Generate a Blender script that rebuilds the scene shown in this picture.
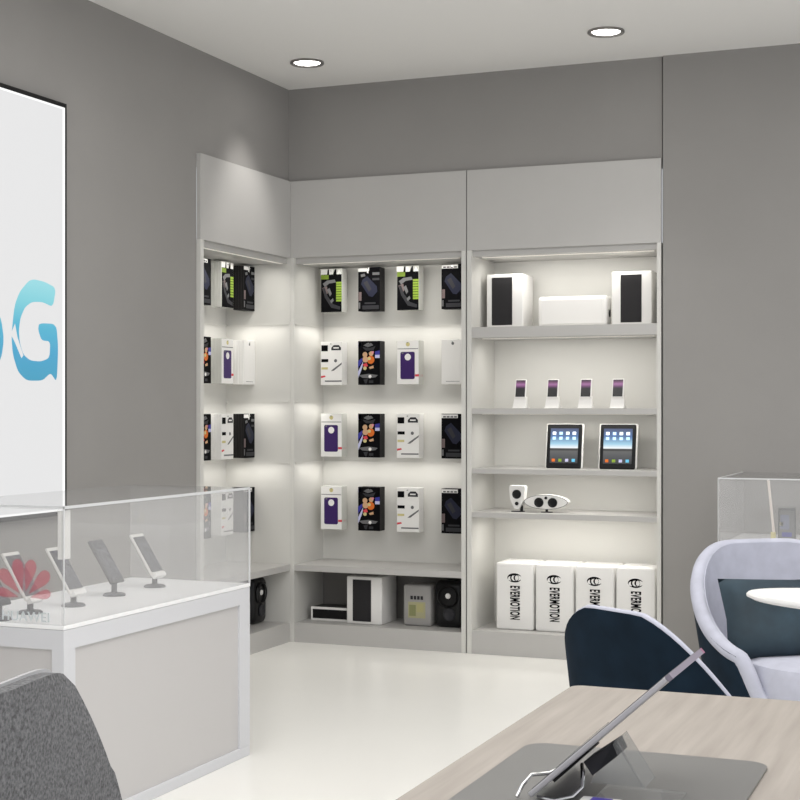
import bpy, bmesh, math, random
from mathutils import Vector, Matrix
from mathutils.geometry import tessellate_polygon
random.seed(4)
PI = math.pi
for o in list(bpy.data.objects): bpy.data.objects.remove(o)
S = bpy.context.scene
C = S.collection

# ---------------------------------------------------------------- camera
A = math.atan2(600, 1481)
cam = bpy.data.cameras.new('camera')
cam.sensor_width = 36; cam.sensor_fit = 'HORIZONTAL'
cam.lens = 1481/800*36
cam.shift_y = 9/800
cam.clip_start = .05
co = bpy.data.objects.new('camera', cam); C.objects.link(co)
co.location = (3.350, -6.763, 1.179); co.rotation_euler = (PI/2, 0, A)
S.camera = co

# ---------------------------------------------------------------- world and lights
w = bpy.data.worlds.new('world'); S.world = w; w.use_nodes = True
w.node_tree.nodes['Background'].inputs[0].default_value = (.93, .95, 1, 1)
w.node_tree.nodes['Background'].inputs[1].default_value = .62
S.view_settings.view_transform = 'Standard'; S.view_settings.look = 'None'
S.view_settings.gamma = 1; S.view_settings.use_curve_mapping = False
S.view_settings.exposure = 0.6

def area(name, loc, rot, sx, sy, power, col=(1, .97, .92), spread=PI):
    l = bpy.data.lights.new(name, 'AREA'); l.shape = 'RECTANGLE'; l.size = sx; l.size_y = sy
    l.energy = power; l.color = col; l.spread = spread
    o = bpy.data.objects.new(name, l); C.objects.link(o); o.location = loc; o.rotation_euler = rot
    return o
def spot(name, loc, power, ang, blend=.6, rot=(0, 0, 0), size=.04):
    l = bpy.data.lights.new(name, 'SPOT'); l.energy = power; l.spot_size = ang; l.spot_blend = blend
    l.color = (1, .97, .93); l.shadow_soft_size = size
    o = bpy.data.objects.new(name, l); C.objects.link(o); o.location = loc; o.rotation_euler = rot
area('added_ceiling_fill', (2.6, -2.9, 2.74), (0, 0, 0), 3.6, 2.6, 42, (1, .985, .96))  # unseen soft lamp added for general light
area('added_ceiling_fill', (2.9, -5.6, 2.74), (0, 0, 0), 3.6, 2.0, 34, (1, .985, .97))  # second unseen fill, added over the foreground
spot('downlight_beam', (.35, -.514, 2.775), 12, math.radians(62), .9, (0, math.radians(20), 0))
spot('downlight_beam', (1.784, -.545, 2.775), 14, math.radians(80), 1)
spot('downlight_beam', (3.2, -.57, 2.775), 14, math.radians(80), 1)
WARM = (1, .97, .91)
SP = math.radians(170)
# LED strips of the shelving: under boards; ledge-row lamps float unseen in the bays
area('led_strip_light', (.49, .05, 1.905), (math.radians(18), 0, 0), .72, .03, .95, WARM, SP)
for z in (1.590, 1.196, .886):
    area('led_strip_light', (.49, .235, z), (math.radians(30), 0, 0), .82, .05, .29, WARM, SP)  # unseen lamp in open air, aimed at the back panel
    area('led_strip_light', (.105, .14, z), (0, math.radians(30), 0), .04, .24, .07, WARM, SP)
area('led_strip_light', (-.04, -.46, 1.905), (0, math.radians(18), 0), .03, .70, .95, WARM, SP)
for z in (1.590, 1.196, .886):
    area('led_strip_light', (-.245, -.46, z), (0, math.radians(30), 0), .05, .80, .28, WARM, SP)  # floats clear of the ledge, unseen, turned to the back panel
    area('led_strip_light', (-.14, -.095, z), (math.radians(30), 0, 0), .24, .04, .07, WARM, SP)
for z, y, p in ((1.905, .08, 1.0), (1.512, .08, .80), (1.150, .08, .72), (.862, .08, .60), (.652, .08, .95)):
    area('led_strip_light', (1.44, y, z), (math.radians(14), 0, 0), .74, .03, p, WARM, SP)

# ---------------------------------------------------------------- materials
MATS = {}
def mat(name, col, rough=.6, metal=0, emis=0, bump=0, bscale=60, spec=.5, noise=0, nscale=40, alpha=1):
    if name in MATS: return MATS[name]
    m = bpy.data.materials.new(name); m.use_nodes = True
    nt = m.node_tree; b = nt.nodes['Principled BSDF']
    c = (*col, 1)
    b.inputs['Base Color'].default_value = c
    b.inputs['Roughness'].default_value = rough
    b.inputs['Metallic'].default_value = metal
    b.inputs['Specular IOR Level'].default_value = spec
    if emis:
        b.inputs['Emission Color'].default_value = c; b.inputs['Emission Strength'].default_value = emis
    if noise or bump:
        tc = nt.nodes.new('ShaderNodeTexCoord')
        nz = nt.nodes.new('ShaderNodeTexNoise'); nz.inputs['Scale'].default_value = nscale if noise else bscale
        nz.inputs['Detail'].default_value = 4
        nt.links.new(tc.outputs['Object'], nz.inputs['Vector'])
        if noise:
            r = nt.nodes.new('ShaderNodeValToRGB')
            r.color_ramp.elements[0].position = .3; r.color_ramp.elements[1].position = .7
            r.color_ramp.elements[0].color = (*[x*(1-noise) for x in col], 1)
            r.color_ramp.elements[1].color = (*[min(1, x*(1+noise)) for x in col], 1)
            nt.links.new(nz.outputs['Fac'], r.inputs['Fac']); nt.links.new(r.outputs['Color'], b.inputs['Base Color'])
        if bump:
            bp = nt.nodes.new('ShaderNodeBump'); bp.inputs['Strength'].default_value = bump; bp.inputs['Distance'].default_value = .002
            nt.links.new(nz.outputs['Fac'], bp.inputs['Height']); nt.links.new(bp.outputs['Normal'], b.inputs['Normal'])
    MATS[name] = m
    return m

def glass_mat(name, tint, haze, ior=1.5):
    m = bpy.data.materials.new(name); m.use_nodes = True; nt = m.node_tree
    nt.nodes.clear()
    out = nt.nodes.new('ShaderNodeOutputMaterial')
    tr = nt.nodes.new('ShaderNodeBsdfTransparent'); tr.inputs[0].default_value = (*tint, 1)
    df = nt.nodes.new('ShaderNodeBsdfDiffuse'); df.inputs[0].default_value = (.93, .93, .93, 1)
    gl = nt.nodes.new('ShaderNodeBsdfGlossy'); gl.inputs['Roughness'].default_value = .03
    fr = nt.nodes.new('ShaderNodeFresnel'); fr.inputs[0].default_value = ior
    a = nt.nodes.new('ShaderNodeMixShader'); a.inputs[0].default_value = haze
    b = nt.nodes.new('ShaderNodeMixShader')
    nt.links.new(tr.outputs[0], a.inputs[1]); nt.links.new(df.outputs[0], a.inputs[2])
    ge = nt.nodes.new('ShaderNodeNewGeometry'); iv = nt.nodes.new('ShaderNodeMath'); iv.operation = 'SUBTRACT'; iv.inputs[0].default_value = 1
    ml = nt.nodes.new('ShaderNodeMath'); ml.operation = 'MULTIPLY'
    nt.links.new(ge.outputs['Backfacing'], iv.inputs[1]); nt.links.new(iv.outputs[0], ml.inputs[0]); nt.links.new(fr.outputs[0], ml.inputs[1])
    nt.links.new(ml.outputs[0], b.inputs[0]); nt.links.new(a.outputs[0], b.inputs[1]); nt.links.new(gl.outputs[0], b.inputs[2])
    nt.links.new(b.outputs[0], out.inputs[0])
    MATS[name] = m
    return m

wall_m = mat('grey_wall_paint', (.30, .29, .279), .75, bump=.04, bscale=180, noise=.02, nscale=3)
ceil_m = mat('white_ceiling', (.86, .85, .83), .9)
floor_m = mat('cream_polished_floor', (.88, .87, .83), .3, noise=.012, nscale=2.0)
cab_m = mat('pale_grey_laminate', (.50, .49, .475), .42, noise=.012, nscale=5)
cabin_m = mat('warm_white_laminate', (.66, .652, .62), .4, noise=.012, nscale=5)
seam_m = mat('dark_seam', (.17, .166, .16), .8)
led_m = mat('led_diffuser', (1, .97, .9), .5, emis=.12)
lamp_m = mat('lamp_glow', (1, .98, .95), .5, emis=9)
ring_m = mat('brushed_nickel', (.30, .29, .28), .35, .8)
steel = mat('polished_steel', (.62, .62, .62), .18, 1)
white = mat('white_plastic', (.84, .83, .81), .35)
white_gloss = mat('white_lacquer', (.80, .80, .81), .25)
counter_m = mat('counter_white_panel', (.565, .55, .545), .35)
counter_f = mat('counter_pale_frame', (.66, .665, .69), .35)
black = mat('black_plastic', (.006, .006, .007), .3, spec=.3)
black_matt = mat('black_card', (.004, .004, .005), .6, spec=.05)
grille = mat('dark_speaker_cloth', (.016, .015, .017), .85, bump=.3, bscale=900)
dgrey = mat('dark_grey_print', (.035, .035, .04), .5, spec=.2)
mgrey = mat('mid_grey_print', (.15, .15, .155), .5, spec=.2)
navyprint = mat('slate_blue_print', (.016, .018, .038), .5, spec=.2)
green = mat('lime_print', (.24, .36, .045), .5, spec=.2)
greend = mat('olive_green_print', (.17, .25, .03), .5, spec=.2)
pinkish = mat('dusty_rose_print', (.16, .12, .12), .5, spec=.2)
purple = mat('purple_case', (.045, .018, .12), .4, spec=.25)
orange = mat('orange_print', (.70, .16, .025), .5, spec=.2)
peach = mat('peach_print', (.62, .38, .22), .5, spec=.2)
red = mat('red_print', (.65, .05, .07), .5)
pinkp = mat('pink_print', (.75, .25, .32), .5)
bluep = mat('royal_blue_print', (.03, .03, .30), .5)
lav = mat('lavender_print', (.55, .55, .80), .5)
yellow = mat('straw_yellow_print', (.62, .55, .25), .5)
clearplas = mat('frosted_blister', (.62, .62, .58), .25)
smoke = mat('smoky_blister', (.018, .017, .017), .4, spec=.1)
glass = glass_mat('showcase_glass', (.985, .985, .985), .13)
glass2 = glass_mat('acrylic_sheet', (.86, .87, .87), .10)
gedge = mat('glass_edge', (.66, .67, .68), .3, emis=0)
navyfab = mat('navy_velvet', (.0075, .0175, .031), .9, spec=.15, noise=.25, nscale=14, bump=.15, bscale=300)
lilacfab = mat('lilac_grey_fabric', (.47, .48, .56), .9, noise=.06, nscale=25, bump=.2, bscale=500)
heather = mat('heather_grey_fabric', (.14, .141, .147), .95, noise=.5, nscale=210, bump=.4, bscale=260)
seamlight = mat('pale_grey_piping', (.42, .42, .43), .7)
matm = mat('grey_leather', (.155, .153, .148), .32)
wood_leg = mat('grey_steel_leg', (.2, .2, .2), .4, .6)

def wood_mat():
    m = bpy.data.materials.new('pale_oak'); m.use_nodes = True; nt = m.node_tree; b = nt.nodes['Principled BSDF']
    tc = nt.nodes.new('ShaderNodeTexCoord'); mp = nt.nodes.new('ShaderNodeMapping')
    mp.inputs['Scale'].default_value = (38, 2.2, 20); mp.inputs['Rotation'].default_value = (0, 0, 0)
    nz = nt.nodes.new('ShaderNodeTexNoise'); nz.inputs['Scale'].default_value = 1.6; nz.inputs['Detail'].default_value = 6
    r = nt.nodes.new('ShaderNodeValToRGB')
    r.color_ramp.elements[0].position = .3; r.color_ramp.elements[0].color = (.275, .243, .213, 1)
    r.color_ramp.elements[1].position = .72; r.color_ramp.elements[1].color = (.365, .328, .292, 1)
    nt.links.new(tc.outputs['Object'], mp.inputs[0]); nt.links.new(mp.outputs[0], nz.inputs['Vector'])
    nt.links.new(nz.outputs['Fac'], r.inputs[0]); nt.links.new(r.outputs[0], b.inputs['Base Color'])
    b.inputs['Roughness'].default_value = .45
    return m
oak = wood_mat()

def ramp_mat(name, stops, z0, z1, emis=0, rough=.3):
    """printed or displayed picture whose colour runs over the object's own height"""
    m = bpy.data.materials.new(name); m.use_nodes = True; nt = m.node_tree; b = nt.nodes['Principled BSDF']
    tc = nt.nodes.new('ShaderNodeTexCoord'); sp = nt.nodes.new('ShaderNodeSeparateXYZ'); mr = nt.nodes.new('ShaderNodeMapRange')
    mr.inputs['From Min'].default_value = z0; mr.inputs['From Max'].default_value = z1
    r = nt.nodes.new('ShaderNodeValToRGB')
    e = r.color_ramp.elements
    e[0].position = stops[0][0]; e[0].color = (*stops[0][1], 1)
    e[1].position = stops[-1][0]; e[1].color = (*stops[-1][1], 1)
    for p, c in stops[1:-1]:
        k = e.new(p); k.color = (*c, 1)
    nt.links.new(tc.outputs['Object'], sp.inputs[0]); nt.links.new(sp.outputs['Z'], mr.inputs['Value'])
    nt.links.new(mr.outputs[0], r.inputs[0]); nt.links.new(r.outputs[0], b.inputs['Base Color'])
    b.inputs['Roughness'].default_value = rough
    if emis:
        b.inputs['Base Color'].default_value = (0, 0, 0, 1)
        for l in list(b.inputs['Base Color'].links): nt.links.remove(l)
        b.inputs['Base Color'].default_value = (.02, .02, .02, 1)
        nt.links.new(r.outputs[0], b.inputs['Emission Color']); b.inputs['Emission Strength'].default_value = emis
    return m

# ---------------------------------------------------------------- mesh helpers
class MB:
    def __init__(s): s.bm = bmesh.new(); s.mats = []
    def mi(s, m):
        if m not in s.mats: s.mats.append(m)
        return s.mats.index(m)
    def add(s, verts, faces, m, M=None):
        vs = [s.bm.verts.new((M @ Vector(v)) if M else v) for v in verts]
        i = s.mi(m); out = []
        for f in faces:
            try:
                fc = s.bm.faces.new([vs[k] for k in f]); fc.material_index = i; out.append(fc)
            except ValueError: pass
        return out
    def box(s, x0, x1, y0, y1, z0, z1, m, bev=0, seg=2, M=None):
        x0, x1 = min(x0, x1), max(x0, x1); y0, y1 = min(y0, y1), max(y0, y1); z0, z1 = min(z0, z1), max(z0, z1)
        v = [(x, y, z) for x in (x0, x1) for y in (y0, y1) for z in (z0, z1)]
        f = [(0, 1, 3, 2), (4, 6, 7, 5), (0, 4, 5, 1), (2, 3, 7, 6), (0, 2, 6, 4), (1, 5, 7, 3)]
        if bev:
            t = bmesh.new(); tv = [t.verts.new(p) for p in v]
            for q in f: t.faces.new([tv[k] for k in q])
            bmesh.ops.bevel(t, geom=t.edges[:] , offset=bev, segments=seg, profile=.5, affect='EDGES')
            t.verts.ensure_lookup_table(); t.verts.index_update()
            s.add([x.co.copy() for x in t.verts], [[x.index for x in q.verts] for q in t.faces], m, M); t.free()
        else: s.add(v, f, m, M)
        return s
    def poly(s, pts, m, M=None): s.add(pts, [tuple(range(len(pts)))], m, M); return s
    def prism(s, pts, off, m, M=None):
        n = len(pts); off = Vector(off)
        v = [Vector(p) for p in pts] + [Vector(p)+off for p in pts]
        f = [tuple(range(n))[::-1], tuple(range(n, 2*n))] + [(i, (i+1) % n, n+(i+1) % n, n+i) for i in range(n)]
        s.add(v, f, m, M); return s
    def lathe(s, prof, m, n=32, M=None, close=True):
        v = []; f = []
        for r, z in prof:
            for k in range(n): v.append((r*math.cos(2*PI*k/n), r*math.sin(2*PI*k/n), z))
        for j in range(len(prof)-1):
            for k in range(n): f.append((j*n+k, j*n+(k+1) % n, (j+1)*n+(k+1) % n, (j+1)*n+k))
        if close:
            if prof[0][0] > 0: f.append(tuple(range(n))[::-1])
            if prof[-1][0] > 0: f.append(tuple((len(prof)-1)*n+k for k in range(n)))
        s.add(v, f, m, M); return s
    def tube(s, pts, r, m, n=10):
        pts = [Vector(p) for p in pts]; v = []; f = []
        up = Vector((0, 0, 1))
        for i, p in enumerate(pts):
            d = (pts[min(i+1, len(pts)-1)]-pts[max(i-1, 0)]).normalized()
            a = d.cross(up)
            if a.length < 1e-3: a = d.cross(Vector((1, 0, 0)))
            a.normalize(); b = d.cross(a)
            rr = r[i] if isinstance(r, (list, tuple)) else r
            for k in range(n): v.append(p+a*rr*math.cos(2*PI*k/n)+b*rr*math.sin(2*PI*k/n))
        for j in range(len(pts)-1):
            for k in range(n): f.append((j*n+k, j*n+(k+1) % n, (j+1)*n+(k+1) % n, (j+1)*n+k))
        f.append(tuple(range(n))[::-1]); f.append(tuple((len(pts)-1)*n+k for k in range(n)))
        s.add(v, f, m); return s
    def build(s, name, parent=None, loc=(0, 0, 0), smooth=False, rot=(0, 0, 0)):
        bmesh.ops.recalc_face_normals(s.bm, faces=s.bm.faces[:])
        me = bpy.data.meshes.new(name); s.bm.to_mesh(me); s.bm.free()
        for m in s.mats: me.materials.append(m)
        if smooth:
            for p in me.polygons: p.use_smooth = True
            try: me.set_sharp_from_angle(angle=math.radians(38))
            except Exception: pass
        o = bpy.data.objects.new(name, me); C.objects.link(o); o.location = loc; o.rotation_euler = rot
        if parent: o.parent = parent
        return o
def tag(o, label, cat, group=None):
    o['label'] = label; o['category'] = cat
    if group: o['group'] = group
    return o
def thing(name, label, cat, loc=(0, 0, 0), rz=0, group=None):
    o = bpy.data.objects.new(name, None); C.objects.link(o); o.empty_display_size = .1
    o.location = loc; o.rotation_euler = (0, 0, rz)
    return tag(o, label, cat, group)
def struct(o): o['kind'] = 'structure'; return o
def copy_thing(o, loc, label, rz=None, group=None):
    c = o.copy(); C.objects.link(c); c.location = loc
    if rz is not None: c.rotation_euler = (0, 0, rz)
    c['label'] = label
    if group: c['group'] = group
    for ch in list(o.children):
        d = ch.copy(); C.objects.link(d); d.parent = c
        for g in list(ch.children):
            e = g.copy(); C.objects.link(e); e.parent = d
    return c
def text_mesh(body, size, m, depth=.0006, sx=1, M=None, bold=0):
    cu = bpy.data.curves.new('lettering', 'FONT'); cu.body = body; cu.size = size; cu.extrude = depth
    cu.align_x = 'CENTER'; cu.align_y = 'CENTER'; cu.offset = bold; cu.space_character = 1.07
    o = bpy.data.objects.new('tmp', cu); C.objects.link(o)
    dg = bpy.context.evaluated_depsgraph_get(); me = bpy.data.meshes.new_from_object(o.evaluated_get(dg))
    bpy.data.objects.remove(o); bpy.data.curves.remove(cu)
    if sx != 1: me.transform(Matrix.Diagonal((sx, 1, 1, 1)))
    if M: me.transform(M)
    me.materials.clear(); me.materials.append(m)
    return me

# ---------------------------------------------------------------- room
b = MB(); b.box(-.6, 6.5, -9, .5, -.12, 0, floor_m); struct(b.build('floor'))
b = MB(); b.box(-.6, 6.5, -9, .5, 2.8, 2.92, ceil_m); struct(b.build('ceiling'))
b = MB(); b.box(-.10, 0, -9, -.934, 0, 2.8, wall_m); b.box(-.10, 0, -.934, 0, 2.30, 2.8, wall_m); struct(b.build('wall_left'))
b = MB(); b.box(-.10, 1.910, 0, .10, 2.30, 2.8, wall_m); b.box(1.917, 6.5, -.012, .10, 0, 2.8, wall_m)
b.box(1.9105, 1.9165, .006, .36, 0, 2.8, seam_m); struct(b.build('wall_back'))

# ---------------------------------------------------------------- shelving
T = .02
def hook_rod(parent, p0, p1):
    b = MB(); b.tube([p0, p1], .0028, steel, 8)
    b.build('hook', parent)
ROWS = (1.680, 1.303, .931, .556)
PH = .224
HX = (.146, .358, .572, .814)
HY = (-.076, -.306, -.532)
BF = .20          # front plane of the hanging packs, back unit
# back wall, left unit
u = thing('shelving_unit', 'tall pale grey wall unit with four rows of hanging packages, left bay of back wall', 'shelving unit', (.5, 0, 0), group='display shelving units')
L = Vector((.5, 0, 0))
def part(name, boxes, m, parent, base, bev=0, led=None):
    b = MB()
    for q in boxes: b.box(q[0]-base[0], q[1]-base[0], q[2]-base[1], q[3]-base[1], q[4]-base[2], q[5]-base[2], m, bev)
    return b.build(name, parent)
B0 = (.5, 0, 0)
part('side_panel', [(.021, .040, -.02, .35, .0, 1.943)], cabin_m, u, B0)
part('side_panel', [(.938, .960, -.02, .35, .0, 1.943)], cabin_m, u, B0)
part('back_panel', [(.040, .938, .330, .35, .0, 1.943)], cabin_m, u, B0)
part('header_panel', [(.021, .962, -.02, .0, 1.943, 2.33), (.021, .962, .0, .35, 1.915, 1.943)], cab_m, u, B0)
part('light_ledge', [(.040, .938, .318, .330, z+.006, z+.011) for z in (1.601, 1.207, .897)]+[(.040, .048, -.01, .308, z+.006, z+.011) for z in (1.601, 1.207, .897)], cabin_m, u, B0)
part('shelf', [(.040, .938, -.018, .330, .361, .392)], cab_m, u, B0)
part('lower_back_panel', [(.041, .937, .326, .3299, .098, .361)], mat('dark_taupe_backing', (.22, .21, .20), .5), u, B0)  # darker thin sheet across the back of the low compartment
part('plinth', [(.040, .938, -.016, .330, .0, .098)], cab_m, u, B0)
part('led_strip', [(.07, .91, .022, .038, 1.913, 1.915)], led_m, u, B0)
for i, x in enumerate(HX):
    for z in ROWS: hook_rod(u, (x-.5, BF-.01, z+.212), (x-.5, .330, z+.212))
part('seam', [(.9605, .9665, -.014, .35, 0, 2.33)], seam_m, u, B0)
# back wall, right unit
u2 = thing('shelving_unit', 'tall pale grey wall unit with open shelves of speakers and tablets, right bay', 'shelving unit', (1.44, 0, 0), group='display shelving units')
B1 = (1.44, 0, 0)
part('side_panel', [(.967, .990, -.02, .35, .0, 1.943)], cabin_m, u2, B1)
part('side_panel', [(1.890, 1.909, -.02, .35, .0, 1.943)], cabin_m, u2, B1)
part('back_panel', [(.990, 1.890, .330, .35, .0, 1.943)], cabin_m, u2, B1)
part('header_panel', [(.967, 1.909, -.02, .0, 1.943, 2.33), (.967, 1.909, .0, .35, 1.915, 1.943)], cab_m, u2, B1)
for z0, z1 in ((1.522, 1.573), (1.155, 1.182), (.868, .893), (.657, .683)):
    part('shelf', [(.990, 1.890, -.018, .330, z0, z1)], cab_m, u2, B1, .001)
part('plinth', [(.990, 1.890, -.016, .330, .0, .112)], cab_m, u2, B1)
for z in (1.915, 1.520, 1.155, .868, .657):
    part('led_strip', [(1.02, 1.86, .050, .066, z-.002, z)], led_m, u2, B1)
# left wall unit
u3 = thing('shelving_unit', 'pale grey corner unit with hanging packages recessed in the left wall', 'shelving unit', (0, -.47, 0), group='display shelving units')
B2 = (0, -.47, 0)
part('side_panel', [(-.35, .02, -.020, .0, .0, 1.943)], cabin_m, u3, B2)
part('side_panel', [(-.35, .02, -.932, -.902, .0, 1.943)], cabin_m, u3, B2)
part('back_panel', [(-.37, -.35, -.932, .0, .0, 1.943)], cabin_m, u3, B2)
part('header_panel', [(.0, .02, -.932, -.0, 1.943, 2.33), (-.35, .0, -.932, .0, 1.915, 1.943)], cab_m, u3, B2)
part('light_ledge', [(-.35, -.338, -.902, -.020, z+.006, z+.011) for z in (1.601, 1.207, .897)]+[(-.328, .01, -.028, -.020, z+.006, z+.011) for z in (1.601, 1.207, .897)], cabin_m, u3, B2)
part('shelf', [(-.35, .018, -.902, -.020, .361, .392)], cab_m, u3, B2)
part('lower_back_panel', [(-.3499, -.346, -.901, -.021, .098, .361)], mat('dark_taupe_backing', (.22, .21, .20), .5), u3, B2)  # same darker sheet behind the corner unit's low compartment
part('plinth', [(-.35, .016, -.902, -.020, .0, .098)], cab_m, u3, B2)
part('led_strip', [(-.03, -.014, -.88, -.04, 1.913, 1.915)], led_m, u3, B2)
for y in HY:
    for z in ROWS: hook_rod(u3, (-.345, y+.47, z+.212), (-.18, y+.47, z+.212))

# ---------------------------------------------------------------- hanging packages
W, D = .122, .0148
def pk(u_, v, k=0):  return ((u_-.5)*W, -.0004-k*.0003, v*PH)
def quad(b, u0, v0, u1, v1, m, k=1): b.poly([pk(u0, v0, k), pk(u1, v0, k), pk(u1, v1, k), pk(u0, v1, k)], m)
def pl(b, pts, m, k=1): b.poly([pk(x, y, k) for x, y in pts], m)
def disc(b, cx, cy, r, m, k=2, ay=1, n=20): pl(b, [(cx+r*math.cos(2*PI*i/n), cy+r*ay*W/PH*math.sin(2*PI*i/n)) for i in range(n)], m, k)
def body(b, side): b.box(-W/2, W/2, 0, D, 0, PH, side, .0015, 1)
def design_A():
    b = MB(); body(b, clearplas)
    quad(b, .02, .0, .98, .87, black_matt)
    quad(b, .0, .86, .30, .99, white, 1); quad(b, .40, .86, .58, .99, white, 1); pl(b, [(.74, .86), (.98, .86), (.86, .99)], white, 1)
    pl(b, [(.30, .87), (.40, .87), (.40, .99), (.34, .99)], black_matt, 1); pl(b, [(.58, .86), (.74, .86), (.74, 1), (.66, .98)], black_matt, 1)
    quad(b, .02, .76, .38, .86, greend, 2)
    pl(b, [(.1, .66), (.3, .73), (.66, .75), (.72, .68), (.4, .66), (.2, .58)], mgrey, 2)
    pl(b, [(.08, .56), (.3, .60), (.34, .44), (.2, .36)], pinkish, 2)
    pl(b, [(.30, .52), (.42, .56), (.52, .42), (.44, .36)], mgrey, 3)
    pl(b, [(.1, .56), (.2, .34), (.5, .10), (.9, .05), (.92, .12), (.6, .18), (.34, .36), (.2, .56)], dgrey, 3)
    pl(b, [(.45, .26), (.58, .32), (.62, .26), (.5, .2)], mgrey, 4)
    for k in range(8): quad(b, .73, .24+k*.058, .99, .286+k*.058, green, 3)
    return b.build('earphone_package')
def design_B(alt=False):
    b = MB(); body(b, smoke)
    quad(b, .01, .0, .99, .9, black_matt)
    quad(b, .01, .905, .42 if not alt else .72, .985, white, 1); quad(b, .5, .9, .99, 1, black_matt, 1) if not alt else quad(b, .74, .9, .99, 1, black_matt, 1)
    if not alt:
        pl(b, [(.40, .88), (.46, 1), (.52, 1), (.47, .86)], white, 2)
        quad(b, .66, .82, .98, .88, mgrey, 2); quad(b, .66, .70, .98, .75, dgrey, 2); pl(b, [(.12, .84), (.3, .86), (.34, .8), (.14, .78)], mgrey, 2)
    else:
        for k in range(4): quad(b, .08+k*.16, .915, .20+k*.16, .95, mgrey, 2)
    pl(b, [(.2, .72), (.42, .80), (.86, .56), (.88, .44), (.66, .32), (.5, .34), (.14, .62)], navyprint, 2)
    pl(b, [(.25, .65), (.42, .70), (.62, .5), (.5, .44)], dgrey, 3)
    quad(b, .02, .24, .16, .44, pinkish, 2); quad(b, .02, .06, .10, .20, mgrey, 2)
    quad(b, .2, .04, .95, .13, dgrey, 2); quad(b, .3, .16, .8, .2, dgrey, 2)
    return b.build('phone_case_package')
def design_C():
    b = MB(); body(b, white)
    quad(b, .04, .78, .34, .92, black_matt, 1)
    pl(b, [(.50, .80), (.95, .80), (.95, .86), (.85, .92), (.62, .92), (.50, .86)], dgrey, 1); quad(b, .6, .84, .85, .87, white, 2)
    quad(b, .04, .53, .36, .60, black_matt, 1); disc(b, .70, .56, .07, mgrey, 1)
    quad(b, .04, .36, .34, .41, yellow, 1)
    pl(b, [(.48, .32), (.56, .36), (1.0, .52), (.97, .47), (.62, .33)], mgrey, 1)
    pl(b, [(.02, .16), (.24, .19), (.2, .22), (.02, .21)], red, 1)
    quad(b, .2, .075, .98, .105, mgrey, 1)
    return b.build('accessory_package')
def design_D():
    b = MB(); body(b, smoke)
    quad(b, .01, .0, .99, .99, black_matt)
    quad(b, .0, .86, .14, .98, lav, 1); pl(b, [(.25, .9), (.4, .95), (.6, .95), (.7, .9), (.45, .86)], mgrey, 2)
    pl(b, [(.78, .76), (.99, .78), (.99, .66), (.78, .63)], bluep, 2); quad(b, .78, .61, .99, .68, lav, 3)
    pl(b, [(.0, .38), (.0, .54), (.2, .62), (.2, .54)], bluep, 2); pl(b, [(.0, .30), (.24, .54), (.2, .40), (.02, .16)], lav, 2)
    pl(b, [(.2, .86), (.36, .78), (.7, .78), (.8, .88), (.55, .84)], dgrey, 2); disc(b, .32, .69, .11, peach, 3); disc(b, .60, .71, .10, peach, 3); disc(b, .68, .74, .05, pinkp, 4)
    disc(b, .34, .58, .13, peach, 4); disc(b, .58, .57, .17, orange, 3); disc(b, .52, .60, .07, yellow, 5)
    pl(b, [(.22, .47), (.4, .5), (.46, .43), (.3, .40)], red, 5)
    disc(b, .32, .38, .08, yellow, 5); pl(b, [(.5, .40), (.7, .44), (.72, .38), (.55, .36)], peach, 4)
    pl(b, [(.03, .22), (.5, .25), (.9, .22), (.8, .17), (.5, .15), (.2, .16)], mgrey, 2); disc(b, .55, .19, .07, white, 3)
    pl(b, [(.25, .12), (.45, .13), (.4, .03), (.32, .03)], dgrey, 3); quad(b, .5, .04, .7, .1, dgrey, 3)
    return b.build('toy_package')
def design_E():
    b = MB(); body(b, clearplas)
    quad(b, .02, .01, .98, .99, white, 0)
    disc(b, .5, .91, .09, yellow, 1); quad(b, .04, .80, .96, .815, mgrey, 1)
    r = .05; pts = []
    for cx, cy, a0 in ((.81-.07, .16, -90), (.81-.07, .70, 0), (.24, .70, 90), (.24, .16, 180)):
        for k in range(5):
            a = math.radians(a0+k*22.5); pts.append((cx+.07*math.cos(a), cy+.07*W/PH*math.sin(a)))
    pl(b, pts, purple, 2); disc(b, .50, .62, .14, white, 3); disc(b, .27, .71, .04, mgrey, 3)
    quad(b, .82, .18, 1.0, .23, red, 2)
    return b.build('phone_case_package')
def design_F():
    b = MB(); body(b, white)
    quad(b, .04, .02, .96, .98, white, 1); disc(b, .5, .91, .06, mgrey, 2); quad(b, .2, .06, .8, .07, mgrey, 2)
    return b.build('blank_package')
DES = dict(A=(design_A, 'lime and black earphone package'), B=(design_B, 'black blue-print case package'),
           G=(lambda: design_B(True), 'black white-headed case package'), C=(design_C, 'white accessory picture package'),
           D=(design_D, 'black package with orange picture'), E=(design_E, 'purple phone case package'), F=(design_F, 'plain white package'))
proto = {}
DEPTHW = ('in front', 'second in stack', 'third in stack', 'at back')
ROWN = ('top row', 'second row', 'third row', 'bottom row')
HN = ('first hook', 'second hook', 'third hook', 'fourth hook')
def hang(key, loc_fn, where, grp):
    for k in range(4):
        lab = '%s, %s, %s' % (DES[key][1], where, DEPTHW[k])
        loc, rz = loc_fn(k)
        if key not in proto:
            o = DES[key][0](); proto[key] = o; tag(o, lab, 'package')
        else:
            o = proto[key].copy(); C.objects.link(o); o['label'] = lab
        o.location = loc; o.rotation_euler = (0, 0, rz); o['group'] = grp
layout_back = ('ABAG', 'CDEF', 'EDCG', 'EDCG')
for r, row in enumerate(layout_back):
    for i, key in enumerate(row):
        hang(key, lambda k: ((HX[i], BF+k*.0166, ROWS[r]), 0), '%s %s, back wall unit' % (HN[i], ROWN[r]), 'packages on the back wall hooks')
layout_left = ('GAB', 'DEF', 'DCB', 'DCG')        # far hook last in the photo's order
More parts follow.
